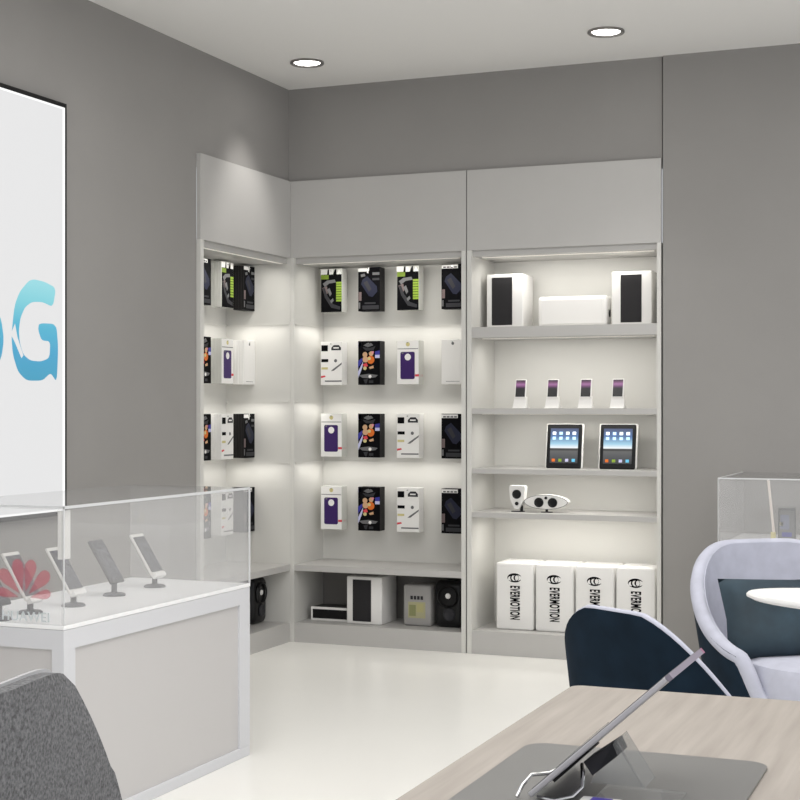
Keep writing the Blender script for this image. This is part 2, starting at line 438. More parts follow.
for r, row in enumerate(layout_left):
    for i, key in enumerate(row):
        y = HY[2-i]
        hang(key, lambda k: ((-.185-k*.0150, y, ROWS[r]), PI/2), '%s %s, corner unit' % (HN[i], ROWN[r]), 'packages on the corner unit hooks')

# ---------------------------------------------------------------- speakers on top shelf
def shelf_speaker(label, x0, x1, z0, z1, gx0, gx1, y0=.11, dep=.17, grp=None, name='bookshelf_speaker'):
    t = thing(name, label, 'speaker', ((x0+x1)/2, y0, z0), 0, grp)
    X = (x0+x1)/2
    b = MB(); b.box(x0-X, x1-X, 0, dep, 0, z1-z0, white, .006, 3); b.build('cabinet', t, smooth=True)
    g = MB(); g.box(gx0-X, gx1-X, -.004, .0, .014, z1-z0-.016, grille, .0015, 1); g.build('grille', t)
    return t
shelf_speaker('white box speaker with black grille at left end of top shelf', 1.022, 1.208, 1.5735, 1.836, 1.050, 1.154, grp='speakers on the top shelf')
shelf_speaker('white box speaker with black grille at right end of top shelf', 1.646, 1.838, 1.5735, 1.828, 1.690, 1.790, grp='speakers on the top shelf')
t = thing('white_console', 'low white rounded console between the two top shelf speakers', 'console', (1.448, .12, 1.573))
b = MB(); b.box(-.168, .172, .0, .10, .0, .148, white, .016, 4); b.build('casing', t, smooth=True)
b = MB(); b.box(-.150, .154, -.003, .001, .014, .132, white, .002, 1); b.build('front_cover', t)
b = MB(); b.lathe([(.0, .0), (.012, .0), (.012, .004), (0, .004)], black, 20, Matrix.Translation((.173, .05, .062)) @ Matrix.Rotation(PI/2, 4, 'Y') @ Matrix.Diagonal((1.4, 1, 1, 1))); b.build('dark_knob', t)

# small phones on white stands
def demo_phone(x, label):
    t = thing('demo_phone', label, 'phone', (x+.007, .09, 1.182), 0, 'phones on white stands')
    b = MB(); b.box(-.034, .034, -.035, .04, 0, .004, white, .0015, 1)
    b.prism([(-.036, -.014, .004), (.034, -.014, .004), (.028, -.004, .056), (-.030, -.004, .056)], (0, .022, .0), white); b.build('stand', t)
    R = Matrix.Translation((0, -.012, .050)) @ Matrix.Rotation(math.radians(-12), 4, 'X')
    b = MB(); b.box(-.028, .028, 0, .008, 0, .092, white, .003, 2, R); p = b.build('phone', t)
    b = MB(); b.box(-.0235, .0235, -.0012, .0, .006, .088, scr_small, 0, 1); s_ = b.build('screen', p); s_.matrix_local = R
    return t
scr_small = ramp_mat('small_phone_picture', [(0, (.01, .01, .012)), (.48, (.012, .01, .014)), (.56, (.10, .03, .10)), (.74, (.50, .20, .46)), (.86, (.20, .07, .17)), (1, (.02, .01, .02))], .006, .088, .5)
for x, n in ((1.196, 'leftmost of four white stands on the second shelf'), (1.357, 'second from left of four on the second shelf'), (1.520, 'third from left of four on the second shelf'), (1.675, 'rightmost of four white stands on the second shelf')):
    demo_phone(x, 'phone with pink and black screen, '+n)

# tablets
scr_tab = ramp_mat('tablet_picture', [(0, (.02, .02, .025)), (.2, (.05, .055, .06)), (.36, (.09, .09, .09)), (.37, (.02, .02, .02)), (.42, (.03, .03, .03)), (.44, (.75, .78, .8)), (.55, (.30, .52, .66)), (.75, (.05, .13, .30)), (1, (.03, .04, .10))], .022, .198, .8)
def tablet(x, label):
    t = thing('tablet', label, 'tablet', (x, .13, .8935), 0, 'tablets on the third shelf')
    R = Matrix.Rotation(math.radians(-9), 4, 'X')
    b = MB(); b.box(-.093, .093, .006, .014, 0, .219, white, .006, 2, R); b.build('white_back_case', t)
    b = MB(); b.box(-.086, .086, -.002, .006, 0, .214, black, .006, 2, R); b.build('bezel', t)
    b = MB(); b.box(-.069, .069, -.0034, -.002, .026, .194, scr_tab)
    cols = (lav, white, yellow, pinkp, lav, lav, yellow, lav)
    for k in range(8):
        cx = -.050+(k % 4)*.033; cz = .170-(k//4)*.024
        b.box(cx-.008, cx+.008, -.0044, -.0034, cz-.007, cz+.007, icon[k % 3 if k < 4 else 1])
    for k in range(4):
        cx = -.050+k*.033; b.box(cx-.008, cx+.008, -.0044, -.0034, .032, .046, (orange, green, lav, iconb)[k])
    s_ = b.build('screen', t); s_.rotation_euler = (math.radians(-9), 0, 0)
    b = MB(); b.prism([(-.03, .018, 0), (.03, .018, 0), (.02, .045, .11), (-.02, .045, .11)], (0, .03, 0), white); b.build('prop_stand', t)
icon = [mat('app_icon_white', (.8, .85, .95), .4, emis=.7), mat('app_icon_blue', (.35, .55, .85), .4, emis=.5), mat('app_icon_cream', (.8, .85, .75), .4, emis=.6)]
iconb = mat('app_icon_teal', (.1, .4, .6), .4, emis=.3)
tablet(1.404, 'black tablet with lit home screen, left of the pair on third shelf')
tablet(1.667, 'black tablet with lit home screen, right of the pair on third shelf')

# small speakers of the fourth shelf
t = thing('desk_speaker', 'small upright white tapered speaker with two black cones, fourth shelf', 'speaker', (1.190, .09, .683))
Ro = Matrix.Rotation(PI/2, 4, 'X')
out = [(-.012, .014), (-.034, .060), (-.040, .118), (-.034, .126), (.034, .126), (.040, .118), (.034, .060), (.012, .014)]
b = MB(); b.prism([(x, -.02, z) for x, z in out], (0, .045, 0), white); b.build('casing', t)
b = MB(); b.lathe([(0, 0), (.022, 0), (.022, .006), (.014, .003), (0, .003)], black, 24, Matrix.Translation((0, -.020, .085)) @ Ro); b.build('large_cone', t)
b = MB(); b.lathe([(0, 0), (.009, 0), (.009, .005), (0, .005)], black, 16, Matrix.Translation((0, -.020, .040)) @ Ro); b.build('small_cone', t)
b = MB(); b.lathe([(0, 0), (.034, 0), (.032, .004), (0, .004)], black, 24); b.tube([(.018, 0, .003), (.018, .0, .03)], .007, black); b.build('foot', t)
t = thing('desk_speaker', 'small oval white speaker with two black cones side by side, fourth shelf', 'speaker', (1.334, .09, .683))
ov = []
for k in range(28):
    a = 2*PI*k/28; c_, s_ = math.cos(a), math.sin(a)
    ov.append((.110*math.copysign(abs(c_)**.9, c_), .050+.035*math.copysign(abs(s_)**1.25, s_)))
b = MB(); b.prism([(x, -.02, z) for x, z in ov], (0, .05, 0), white); b.build('casing', t)
b = MB()
for k in range(28):
    x, z = ov[k]; x2, z2 = ov[(k+1) % 28]
    b.poly([(x*1.0, -.0204, z), (x2, -.0204, z2), (x2*.97, -.0206, .05+(z2-.05)*.93), (x*.97, -.0206, .05+(z-.05)*.93)], mgrey)
b.build('trim_ring', t)
for x in (-.033, .035):
    b = MB(); b.lathe([(0, 0), (.023, 0), (.023, .006), (.014, .003), (0, .003)], black, 24, Matrix.Translation((x, -.020, .048)) @ Ro); b.build('cone', t)
b = MB(); b.lathe([(0, 0), (.007, 0), (.007, .005), (0, .005)], black, 16, Matrix.Translation((.002, -.020, .070)) @ Ro); b.build('tweeter', t)
b = MB(); b.lathe([(0, 0), (.030, 0), (.028, .003), (0, .003)], black, 24); b.tube([(.0, 0, .003), (.0, .0, .018)], .007, black); b.build('foot', t)

# boxed products at the bottom right
ORD = ('leftmost of the four', 'second from left of the four', 'third from left of the four', 'rightmost of the four')
MT = Matrix.Translation((0, -.0035, .150)) @ Matrix.Rotation(PI/2, 4, 'X') @ Matrix.Rotation(-PI/2, 4, 'Z')
for k, x0 in enumerate((1.084, 1.282, 1.479, 1.676)):
    t = thing('product_box', 'white rounded box with black vertical lettering on bottom shelf, '+ORD[k], 'box', (x0+.094, .07, .112), 0, 'white lettered boxes')
    b = MB(); b.box(-.094, .094, 0, .20, 0, .325, white, .010, 3); b.build('carton', t, smooth=True)
    me = text_mesh('EVERMOTION', .066, black_matt, .0008, .38, MT, .0018)
    o = bpy.data.objects.new('lettering', me); C.objects.link(o); o.parent = t
    o.location = (0, .0028, -.018)
    b = MB()
    def arc(cx, cz, rx, rz, a0, a1, w_, n=16):
        v = []
        for i in range(n+1):
            a = math.radians(a0+(a1-a0)*i/n); tw = w_*math.sin(PI*i/n)+.0008
            v.append(((cx+rx*math.cos(a), cz+rz*math.sin(a)), (cx+(rx-tw)*math.cos(a), cz+(rz-tw)*math.sin(a))))
        for i in range(n):
            (a_, b_), (c_, d_) = v[i], v[i+1]
            b.poly([(a_[0], -.0006, a_[1]), (c_[0], -.0006, c_[1]), (d_[0], -.0006, d_[1]), (b_[0], -.0006, b_[1])], black_matt)
    arc(0, .252, .036, .022, 20, 200, .010); arc(0, .252, .036, .022, 215, 340, .007)
    arc(0, .252, .022, .021, 0, 360, .006); arc(.006, .252, .011, .013, 60, 300, .007)
    b.build('emblem', t)

# bottom compartment of the left bay
t = thing('media_box', 'flat white-framed black box lying in the low compartment', 'media box', (.1845, .10, .098))
b = MB(); b.box(-.106, .106, .004, .14, .002, .068, black, .003, 2); b.build('casing', t)
b = MB(); b.box(-.108, .108, 0, .006, 0, .070, white, .002, 1); b.build('front_frame', t)
b = MB(); b.box(-.096, .100, -.002, .001, .012, .058, black); b.build('dark_front', t)
shelf_speaker('large white box speaker with black grille in the low compartment', .295, .487, .0985, .337, .330, .430, .06, .2)
t = thing('toy_box', 'grey carton with a yellow picture label beside the low compartment speaker', 'box', (.660, .10, .0985))
b = MB(); b.box(-.074, .074, 0, .12, 0, .205, mat('grey_carton', (.36, .35, .34), .6), .012, 3); b.build('carton', t, smooth=True)
b = MB(); b.box(-.046, .046, -.0015, .0, .040, .120, mat('label_straw', (.42, .40, .24), .6)); b.box(-.040, -.005, -.0025, -.0015, .05, .105, mat('label_moss', (.26, .27, .12), .6)); b.box(.0, .035, -.0025, -.0015, .07, .112, mat('label_khaki', (.45, .42, .2), .6)); b.build('picture_label', t)
b = MB()
for k in range(4): b.box(-.034+k*.018, -.021+k*.018, -.0015, .0, .132, .150, dgrey)
b.build('lettering', t)
def webcam(loc, rz, label):
    t = thing('camera_speaker', label, 'camera', loc, rz, 'glossy black round-lens devices')
    b = MB(); b.box(-.076, .076, 0, .13, .0, .232, black, .030, 4); b.build('housing', t, smooth=True)
    b = MB(); b.lathe([(.052, 0), (.056, .004), (.050, .010), (.044, .004)], black, 32, Matrix.Translation((0, -.001, .155)) @ Ro, close=False); b.build('lens_ring', t, smooth=True)
    b = MB(); b.lathe([(0, 0), (.014, .0), (.012, .005), (0, .007)], white, 20, Matrix.Translation((0, -.003, .158)) @ Ro); b.build('lens_highlight', t, smooth=True)  # highlight on the glossy lens, built as a white dome
    b = MB(); b.lathe([(.030, 0), (.032, .004), (.026, .009), (.016, .006), (.012, .004), (0, .004)], dgrey, 32, Matrix.Translation((.006, -.001, .066)) @ Ro, close=False); b.build('speaker_ring', t, smooth=True)
webcam((.826, .10, .098), 0, 'glossy black round-lens device in the back wall low compartment')
webcam((-.10, -.115, .098), PI/2, 'glossy black round-lens device in the corner unit low compartment')

# ---------------------------------------------------------------- downlights
def downlight(loc, label):
    t = thing('downlight', label, 'ceiling light', loc, 0, 'recessed round downlights')
    b = MB(); b.lathe([(.062, -.001), (.078, -.001), (.080, -.008), (.074, -.012), (.064, -.008), (.060, -.002)], ring_m, 40, close=False); b.build('trim_ring', t, smooth=True)
    b = MB(); b.lathe([(0, -.004), (.060, -.004), (.060, -.001), (0, -.001)], lamp_m, 40); b.build('lamp_lens', t)
downlight((.35, -.514, 2.8), 'recessed round downlight in the ceiling corner, left one')
downlight((1.784, -.545, 2.8), 'recessed round downlight in the ceiling, right one')

# ---------------------------------------------------------------- wall screen
t = thing('wall_screen', 'large lit white wall screen with blue 5G lettering in a thin black frame', 'screen', (.0, -3.2, .784))
scr = mat('lit_screen_white', (.80, .80, .805), .4, emis=.0)
def emit_mat(name, col, e):
    m = bpy.data.materials.new(name); m.use_nodes = True; bb = m.node_tree.nodes['Principled BSDF']
    bb.inputs['Base Color'].default_value = (.03, .03, .03, 1); bb.inputs['Emission Color'].default_value = (*col, 1); bb.inputs['Emission Strength'].default_value = e
    bb.inputs['Roughness'].default_value = .5; return m
scr = emit_mat('lit_screen_white', (.78, .78, .785), .64)
scre = emit_mat('lit_screen_edge', (1, 1, 1), .72)
b = MB(); b.box(.0005, .03, -1.3, 1.225, -.012, 1.565, black); b.box(.030, .0305, -1.285, 1.210, 0, 1.553, black); b.build('frame', t)
b = MB(); b.box(.0306, .0312, -1.285, 1.212, .006, 1.548, scre); b.box(.0312, .0316, -1.285, 1.196, .014, 1.54, scr); b.build('display', t)
g5 = ramp_mat('lettering_teal_blue', [(0, (.05, .33, .50)), (.3, (.06, .36, .58)), (.55, (.08, .44, .62)), (.8, (.22, .62, .70)), (1, (.32, .70, .76))], -.2, .19, .66)
for l_ in list(g5.node_tree.nodes['Principled BSDF'].inputs['Base Color'].links): pass
G = [(-2.047, 1.638), (-2.067, 1.564), (-2.133, 1.579), (-2.198, 1.575), (-2.24, 1.553), (-2.267, 1.513), (-2.277, 1.467), (-2.272, 1.423), (-2.251, 1.379), (-2.209, 1.358), (-2.144, 1.356), (-2.089, 1.371), (-2.084, 1.434), (-2.139, 1.435), (-2.16, 1.473), (-2.155, 1.499), (-2.045, 1.502), (-2.033, 1.413), (-2.042, 1.28), (-2.078, 1.312), (-2.093, 1.309), (-2.133, 1.285), (-2.23, 1.283), (-2.282, 1.314), (-2.313, 1.377), (-2.321, 1.446), (-2.303, 1.555), (-2.272, 1.608), (-2.219, 1.651), (-2.187, 1.660), (-2.12, 1.656)]
F5 = [(a_-.004, b_) for a_, b_ in [(-2.46, 1.66), (-2.62, 1.66), (-2.64, 1.44), (-2.56, 1.49), (-2.48, 1.48), (-2.45, 1.43), (-2.47, 1.37), (-2.55, 1.345), (-2.64, 1.38), (-2.66, 1.31), (-2.56, 1.275), (-2.44, 1.29), (-2.375, 1.36), (-2.360, 1.43), (-2.378, 1.51), (-2.44, 1.555), (-2.54, 1.555), (-2.545, 1.60), (-2.42, 1.60), (-2.40, 1.63)]]
b = MB()
def soften(P_, k=2):
    for _ in range(k):
        q_ = []
        for i in range(len(P_)):
            a, c = P_[i], P_[(i+1) % len(P_)]
            q_.append((a[0]*.82+c[0]*.18, a[1]*.82+c[1]*.18)); q_.append((a[0]*.18+c[0]*.82, a[1]*.18+c[1]*.82))
        P_ = q_
    return P_
for P_ in (G, F5):
    P_ = soften(P_)
    tri = tessellate_polygon([[Vector((y, z, 0)) for y, z in P_]])
    b.add([(.0005, y+2.2, z-1.47) for y, z in P_], tri, g5)
o = b.build('lettering', t, loc=(.0316, 1.0, .686))
b = MB(); b.poly([(.0324, y+3.2, z-.784) for y, z in ((-2.325, 1.45), (-2.30, 1.42), (-2.262, 1.365), (-2.25, 1.375), (-2.285, 1.44), (-2.30, 1.49))], scr); b.build('lettering_swoosh', t)

# ---------------------------------------------------------------- near glass counter
X0, X1, Y0, Y1, ZP, ZG = .51, .98, -3.358, -2.275, .586, .912
t = thing('glass_counter', 'white display counter with glass top case and red petal emblem, front left', 'counter', (X1, Y0, 0))
bb = (X1, Y0, 0)
part('carcass', [(X0+.01, X1-.008, Y0+.008, Y1-.008, .004, ZP-.03)], counter_m, t, bb)
part('plinth_rail', [(X0, X1, Y0, Y1, 0, .035)], counter_f, t, bb, .002)
part('platform', [(X0, X1+.001, Y0-.001, Y1+.001, ZP-.012, ZP)], mat('lit_white_top', (.93, .93, .935), .3), t, bb, .002)  # white top, colour lightened in place of light inside the case
part('fascia', [(X0, X1, Y0, Y1, ZP-.068, ZP-.0125)], counter_f, t, bb, .002)
part('corner_post', [(X1-.05, X1, Y1-.072, Y1, .035, ZP-.065)], counter_f, t, bb, .001)
part('corner_post', [(X1-.04, X1, Y0, Y0+.055, .035, ZP-.065)], counter_f, t, bb, .001)
g_ = .008
part('glass_pane', [(X1-g_, X1, Y0, Y1, ZP, ZG-g_)], glass, t, bb)
part('glass_pane', [(X0, X1-g_, Y0, Y0+g_, ZP, ZG-g_)], glass, t, bb)
part('glass_pane', [(X0, X1-g_, Y1-g_, Y1, ZP, ZG-g_)], glass, t, bb)
part('glass_top', [(X0, X1, Y0, Y1, ZG-g_, ZG)], glass, t, bb)
part('glass_edge_trim', [(X1-.003, X1+.001, Y0, Y1, ZG-.007, ZG+.001), (X1-.004, X1+.001, Y1-.004, Y1+.001, ZP, ZG), (X1-.002, X1+.001, Y0-.001, Y0+.002, ZP, ZG), (X0, X1, Y0-.001, Y0+.002, ZG-.006, ZG+.001)], gedge, t, bb)
part('corner_white_strip', [(X1-.028, X1-.010, Y0+.011, Y0+.013, ZP+.18, ZG-.012), (X1-.012, X1-.010, Y0+.013, Y0+.045, ZP+.18, ZG-.012)], white, t, bb)  # folded white strip inside the near glass corner
# petal emblem on the end pane
redglass = mat('translucent_red_film', (.62, .10, .15), .5)
redglass.node_tree.nodes['Principled BSDF'].inputs['Alpha'].default_value = .5
b = MB()
ECX, ECZ = .850-X1, .655
for a, ln, wd in ((12, .090, .013), (43, .112, .0185), (76, .112, .0190), (104, .112, .0190), (137, .112, .0185), (168, .090, .013)):
    if ln == 0: continue
    a = math.radians(a); d = Vector((math.cos(a), 0, math.sin(a))); n = Vector((-d.z, 0, d.x))
    st = .019
    prof = [(st, 0), (.35, .55), (.62, .95), (.82, 1), (.95, .62), (1.0, 0)]
    pts = [Vector((ECX, -.0012, ECZ))+d*(st+(ln-st)*q if i else st)+n*wd*w_ for i, (q, w_) in enumerate(prof)]
    pts += [Vector((ECX, -.0012, ECZ))+d*(st+(ln-st)*q)-n*wd*w_ for q, w_ in prof[1:-1][::-1]]
    b.poly(pts, redglass)
b.build('petal_emblem', t)
me = text_mesh('HUAWEI', .036, mat('pale_blue_lettering', (.60, .64, .66), .5), .0006, 1.1, Matrix.Translation((ECX+.006, -.0028, ECZ-.050)) @ Matrix.Rotation(PI/2, 4, 'X'), .0006)
o = bpy.data.objects.new('lettering', me); C.objects.link(o); o.parent = t

# phones on counter stands
phone_dark = mat('display_phone_dark', (.045, .045, .05), .35)
phone_scr = mat('display_phone_screen', (.10, .10, .115), .2, noise=.5, nscale=60)
stand_m = mat('display_stand_grey', (.10, .10, .11), .4)
pale = mat('display_phone_pale', (.70, .69, .66), .35)
def counter_phone(loc, pale_, label, grp='phones in the near glass counter'):
    t = thing('phone_on_stand', label, 'phone display', loc, 0, grp)
    b = MB(); b.lathe([(0, 0), (.036, 0), (.036, .004), (.030, .008), (.012, .009), (.009, .014), (.009, .060), (0, .060)], stand_m, 28); b.build('stand', t, smooth=True)
    R = Matrix.Translation((.012, 0, .040)) @ Matrix.Rotation(math.radians(-33), 4, 'Y')
    fm = pale if pale_ else phone_dark
    b = MB(); b.box(-.004, .005, -.038, .038, .0, .158, fm, .003, 2, R); p = b.build('phone', t)
    b = MB(); b.box(.0052, .0060, -.034, .034, .012, .146, phone_scr, 0, 1, R); b.build('screen', p)
    b = MB(); b.box(-.016, -.004, -.018, .018, .050, .085, stand_m, .002, 1, R); b.build('bracket', t)
    if pale_:
        b = MB(); b.box(-.006, .014, -.030, .030, -.010, .006, white, .002, 1, R); b.build('cradle_foot', t)
    return t
for (x, y), pl_, lab in (((.74, -3.325), False, 'dark phone on round stand behind the red emblem, nearest the frame edge'),
                     ((.74, -3.180), True, 'pale phone on round stand showing just above the red emblem'),
                     ((.765, -3.000), True, 'pale tilted phone on stand by the near glass corner'),
                     ((.74, -2.740), False, 'dark tilted phone on stand, middle of the near counter'),
                     ((.74, -2.497), True, 'pale tilted phone on stand at the far end of the near counter')):
    counter_phone((x, y, ZP), pl_, lab)

# ---------------------------------------------------------------- far right glass counter
X0, X1, Y0, Y1, ZP, ZG = 2.276, 3.75, -.632, -.02, .622, .896
t = thing('glass_counter', 'low white display counter with glass case against back wall, right edge', 'counter', (X0, Y0, 0))
bb = (X0, Y0, 0)
part('carcass', [(X0+.008, X1-.008, Y0+.008, Y1, .004, ZP-.03)], counter_m, t, bb)
part('platform', [(X0, X1, Y0, Y1, ZP-.06, ZP)], white_gloss, t, bb, .003)
part('glass_pane', [(X0, X1, Y0, Y0+g_, ZP, ZG-g_)], glass, t, bb)
part('glass_pane', [(X0, X0+g_, Y0+g_, Y1, ZP, ZG-g_)], glass, t, bb)
part('glass_top', [(X0, X1, Y0, Y1, ZG-g_, ZG)], glass, t, bb)
part('glass_edge_trim', [(X0-.001, X0+.006, Y0, Y1, ZG-.006, ZG+.001), (X0, X1, Y0-.001, Y0+.001, ZG-.004, ZG+.001), (X0-.001, X0+.001, Y0-.001, Y0+.002, ZP, ZG)], gedge, t, bb)
t = thing('upright_phone', 'dark upright phone with colourful screen in the far right counter', 'phone', (2.535, -.50, ZP), 0)
b = MB(); b.box(-.036, .036, 0, .009, 0, .150, mat('phone_slate', (.07, .075, .08), .4), .004, 2); b.build('phone', t)
b = MB(); b.box(-.030, .030, -.001, .0, .012, .138, mgrey); b.box(-.026, .010, -.0018, -.001, .06, .120, mat('muted_blue', (.16, .18, .26), .5)); b.box(-.02, .02, -.0018, -.001, .03, .048, bluep); b.box(-.028, -.015, -.0018, -.001, .075, .09, yellow); b.build('screen', t)
t = thing('leaning_strip', 'thin white leaning strip with amber foot in the far right counter', 'sign post', (2.485, -.55, ZP), 0)
b = MB(); b.tube([(.004, 0, .05), (-.018, 0, .266)], .0055, mat('cream_strip', (.85, .76, .70), .5), 10); b.build('post', t)  # plain cream strip tilted over its foot
b = MB(); b.box(-.008, .012, -.008, .008, 0, .052, yellow, .002, 1); b.build('foot', t)
for k, x in enumerate((2.80, 3.05, 3.30)):
    counter_phone((x, -.33, ZP), k % 2 == 0, ('pale phone on stand in the far right counter, nearest its left end', 'dark phone on stand in the middle of the far right counter', 'pale phone on stand at the right end of the far right counter')[k], 'phones in the far right counter')

# ---------------------------------------------------------------- seating
def smooth(x): x = max(0, min(1, x)); return x*x*(3-2*x)
def tub_chair(loc, rz, label, grp, hb=.82, ha=.60, t0=58, t1=118, wx=.36, wy=.35, th=.028, tmax=128, p=2.4, rr=.02, drop=0, lin=False):
    """faces local -Y; back centre at +Y"""
    t = thing('tub_chair', label, 'armchair', loc, rz, grp)
    NT, NZ = 56, 10
    def rim(a):
        a = abs(math.degrees(a))
        q_ = max(0, min(1, (a-t0)/(t1-t0))); q_ = (smooth(q_) if not lin else .5*q_+.5*smooth(q_))
        return hb-(hb-ha)*q_-drop*smooth((a-tmax+14)/14)
    def pos(a, f, off):
        # a from back centre, f 0 bottom .. 1 rim
        zb = .30
        z = zb+(rim(a)-zb)*f
        k = .80+.20*((z-zb)/(hb-zb))**.8
        c_, s_ = math.cos(a), math.sin(a)
        e = 2/p
        x = (wx*k-off)*math.copysign(abs(s_)**e, s_); y = (wy*k-off)*math.copysign(abs(c_)**e, c_)
        return (x, y, z)
    tm = math.radians(tmax)
    def sheet(offa, offb, m, name, top):
        b = MB(); v = []; f = []
        n1 = NZ+1
        for i in range(NT+1):
            a = -tm+2*tm*i/NT
            for j in range(n1): v.append(pos(a, j/NZ, offa))
            for j in range(n1):
                x, y, z = pos(a, (NZ-j)/NZ, offb); v.append((x, y, z+(top if j == 0 else 0)))
        R_ = 2*n1
        for i in range(NT):
            for j in range(R_):
                f.append((i*R_+j, i*R_+(j+1) % R_, (i+1)*R_+(j+1) % R_, (i+1)*R_+j))
        f.append(tuple(range(R_))); f.append(tuple(NT*R_+j for j in range(R_))[::-1])
        b.add(v, f, m); return b.build(name, t, smooth=True)
    sheet(0, .008, navyfab, 'outer_shell', 0)
    s_ = sheet(.0085, .0085+th, lilacfab, 'inner_lining', .004)
    b = MB(); mid = (.008+th)/2; pts = []
    for i in range(2*NT+1):
        a = -tm+tm*i/NT; x, y, z = pos(a, 1, mid); pts.append((x, y, z-rr*.35))
    b.tube(pts, rr, lilacfab, 12); b.build('rolled_rim', t, smooth=True)
    # seat
    def seat_ring(r, z):
        out = []
        for k in range(40):
            a = 2*PI*k/40; c_, s2 = math.cos(a), math.sin(a); e = 2/2.8
            out.append(((wx*.80-.04)*r*math.copysign(abs(s2)**e, s2), (wy*.86-.035)*r*math.copysign(abs(c_)**e, c_)-.035, z))
        return out
    rings = [seat_ring(.85, .275), seat_ring(.97, .29), seat_ring(1, .34), seat_ring(1, .42), seat_ring(.96, .446), seat_ring(.8, .458), seat_ring(.3, .462)]
    b = MB(); v = [q for r_ in rings for q in r_]; f = []
    for j in range(len(rings)-1):
        for k in range(40): f.append((j*40+k, j*40+(k+1) % 40, (j+1)*40+(k+1) % 40, (j+1)*40+k))
    f.append(tuple(range(40))[::-1]); f.append(tuple((len(rings)-1)*40+k for k in range(40)))
    b.add(v, f, lilacfab); b.build('seat', t, smooth=True)
    for sx in (-1, 1):
        for sy in (-1, 1):
            b = MB(); b.tube([(sx*.17, sy*.16, .29), (sx*.23, sy*.22, 0)], [.016, .010], wood_leg, 12); b.build('leg', t, smooth=True)
    return t
R_=(math.cos(A), math.sin(A)); F_=(-math.sin(A), math.cos(A))
tub_chair((2.838, -2.223, 0), math.radians(38), 'pale lilac tub chair with navy outer shell and navy cushion, by back wall', 'two-tone tub chairs', hb=.750, ha=.475, t0=15, t1=112, wx=.37, wy=.37, th=.034, p=2.15, rr=.0225, drop=.12, tmax=120)
tub_chair((2.799, -3.694, 0), math.radians(147), 'navy-backed tub chair seen from behind across the wooden desk', 'two-tone tub chairs', hb=.784, ha=.37, t0=8, t1=128, wx=.27, wy=.28, th=.010, p=3.05, rr=.0085, lin=True)

# cushion
def cushion(loc, rot, w_, h_, d_, label):
    b = MB(); n = 18; v = []; f = []
    for s_ in (1, -1):
        for i in range(n+1):
            for j in range(n+1):
                u_ = -1+2*i/n; q = -1+2*j/n
                bul = ((1-u_**4)*(1-q**4))**.5
                pin = 1-.05*(1-abs(q))*abs(u_)**3; pin2 = 1-.05*(1-abs(u_))*abs(q)**3
                v.append((u_*w_/2*pin, s_*-d_/2*bul*(1+.05*math.sin(5*u_+3*q)), q*h_/2*pin2))
    N = (n+1)**2
    for i in range(n):
        for j in range(n):
            a = i*(n+1)+j; f.append((a, a+n+1, a+n+2, a+1)); f.append((N+a, N+a+1, N+a+n+2, N+a+n+1))
    b.add(v, f, mat('navy_cushion_velvet', (.020, .040, .056), .75, noise=.35, nscale=9, bump=.3, bscale=60))
    bmesh.ops.remove_doubles(b.bm, verts=b.bm.verts[:], dist=.0004)
    o = b.build('cushion', None, loc, True, rot); return tag(o, label, 'cushion')
cushion((2.785, -2.27, .560), (math.radians(-24), 0, math.radians(28)), .43, .25, .12, 'navy velvet cushion propped in the pale lilac tub chair')

# round white side table
t = thing('oval_table', 'white round table top edge in front of the lilac tub chair', 'table', (3.290, -3.372, .006), math.radians(-14.8))
b = MB(); b.lathe([(0, .735), (.97, .735), (1, .741), (1, .746), (.99, .75), (0, .75)], white, 72, Matrix.Diagonal((.5, .2, 1, 1))); b.build('tabletop', t, smooth=True)
b = MB(); b.lathe([(.022, .02), (.022, .735)], white, 24); b.build('column', t, smooth=True)
b = MB(); b.lathe([(0, 0), (.18, 0), (.18, .008), (.03, .02), (0, .02)], white, 40); b.build('base', t, smooth=True)

# heather grey chair, bottom left
def grey_chair(loc, rz, label):
    t = thing('upholstered_chair', label, 'chair', loc, rz)
    NS, NZ = 30, 16
    z0, z1 = .46, .826
    def pos(s_, q, off, grow=0):
        # superellipse-ish corner rounding
        dd = (z1-z0)*(1-q); hw = .225+1.02*dd-1.2*dd*dd
        rc = .075
        ax = abs(s_); shrink = 1.0
        qq = q
        if q > .93: shrink = 1-.055*(((q-.93)/.07)**2)
        x = s_*(hw*shrink+grow)
        z = z0+(z1-z0+grow)*qq-.010*ax**6*(q > .5)
        y = .20-.02*ax**2+off
        return (x, y, z)
    def sheet(o0, o1, m, name, grow=0):
        b = MB(); v = []; f = []
        for o_ in (o0, o1):
            for i in range(NS+1):
                for j in range(NZ+1): v.append(pos(-1+2*i/NS, j/NZ, o_, grow))
        N = (NS+1)*(NZ+1); W_ = NZ+1
        for i in range(NS):
            for j in range(NZ):
                a = i*W_+j; f.append((a, a+W_, a+W_+1, a+1)); f.append((N+a, N+a+1, N+a+W_+1, N+a+W_))
        bd = [i*W_ for i in range(NS+1)]+[NS*W_+j for j in range(1, NZ+1)]+[i*W_+NZ for i in range(NS-1, -1, -1)]+[j for j in range(NZ-1, 0, -1)]
        for k in range(len(bd)):
            a, c_ = bd[k], bd[(k+1) % len(bd)]; f.append((a, c_, N+c_, N+a))
        b.add(v, f, m); return b.build(name, t, smooth=True)
    sheet(0, .022, heather, 'backrest')
    sheet(-.006, -.0005, seamlight, 'backrest_lining', .004)
    b = MB(); b.box(-.24, .24, -.24, .21, .40, .47, heather, .03, 4); b.build('seat', t, smooth=True)
    for sx in (-1, 1):
        for sy in (-1, 1):
            b = MB(); b.tube([(sx*.17, sy*.16, .41), (sx*.22, sy*.22, 0)], [.014, .010], wood_leg, 12); b.build('leg', t, smooth=True)
    return t
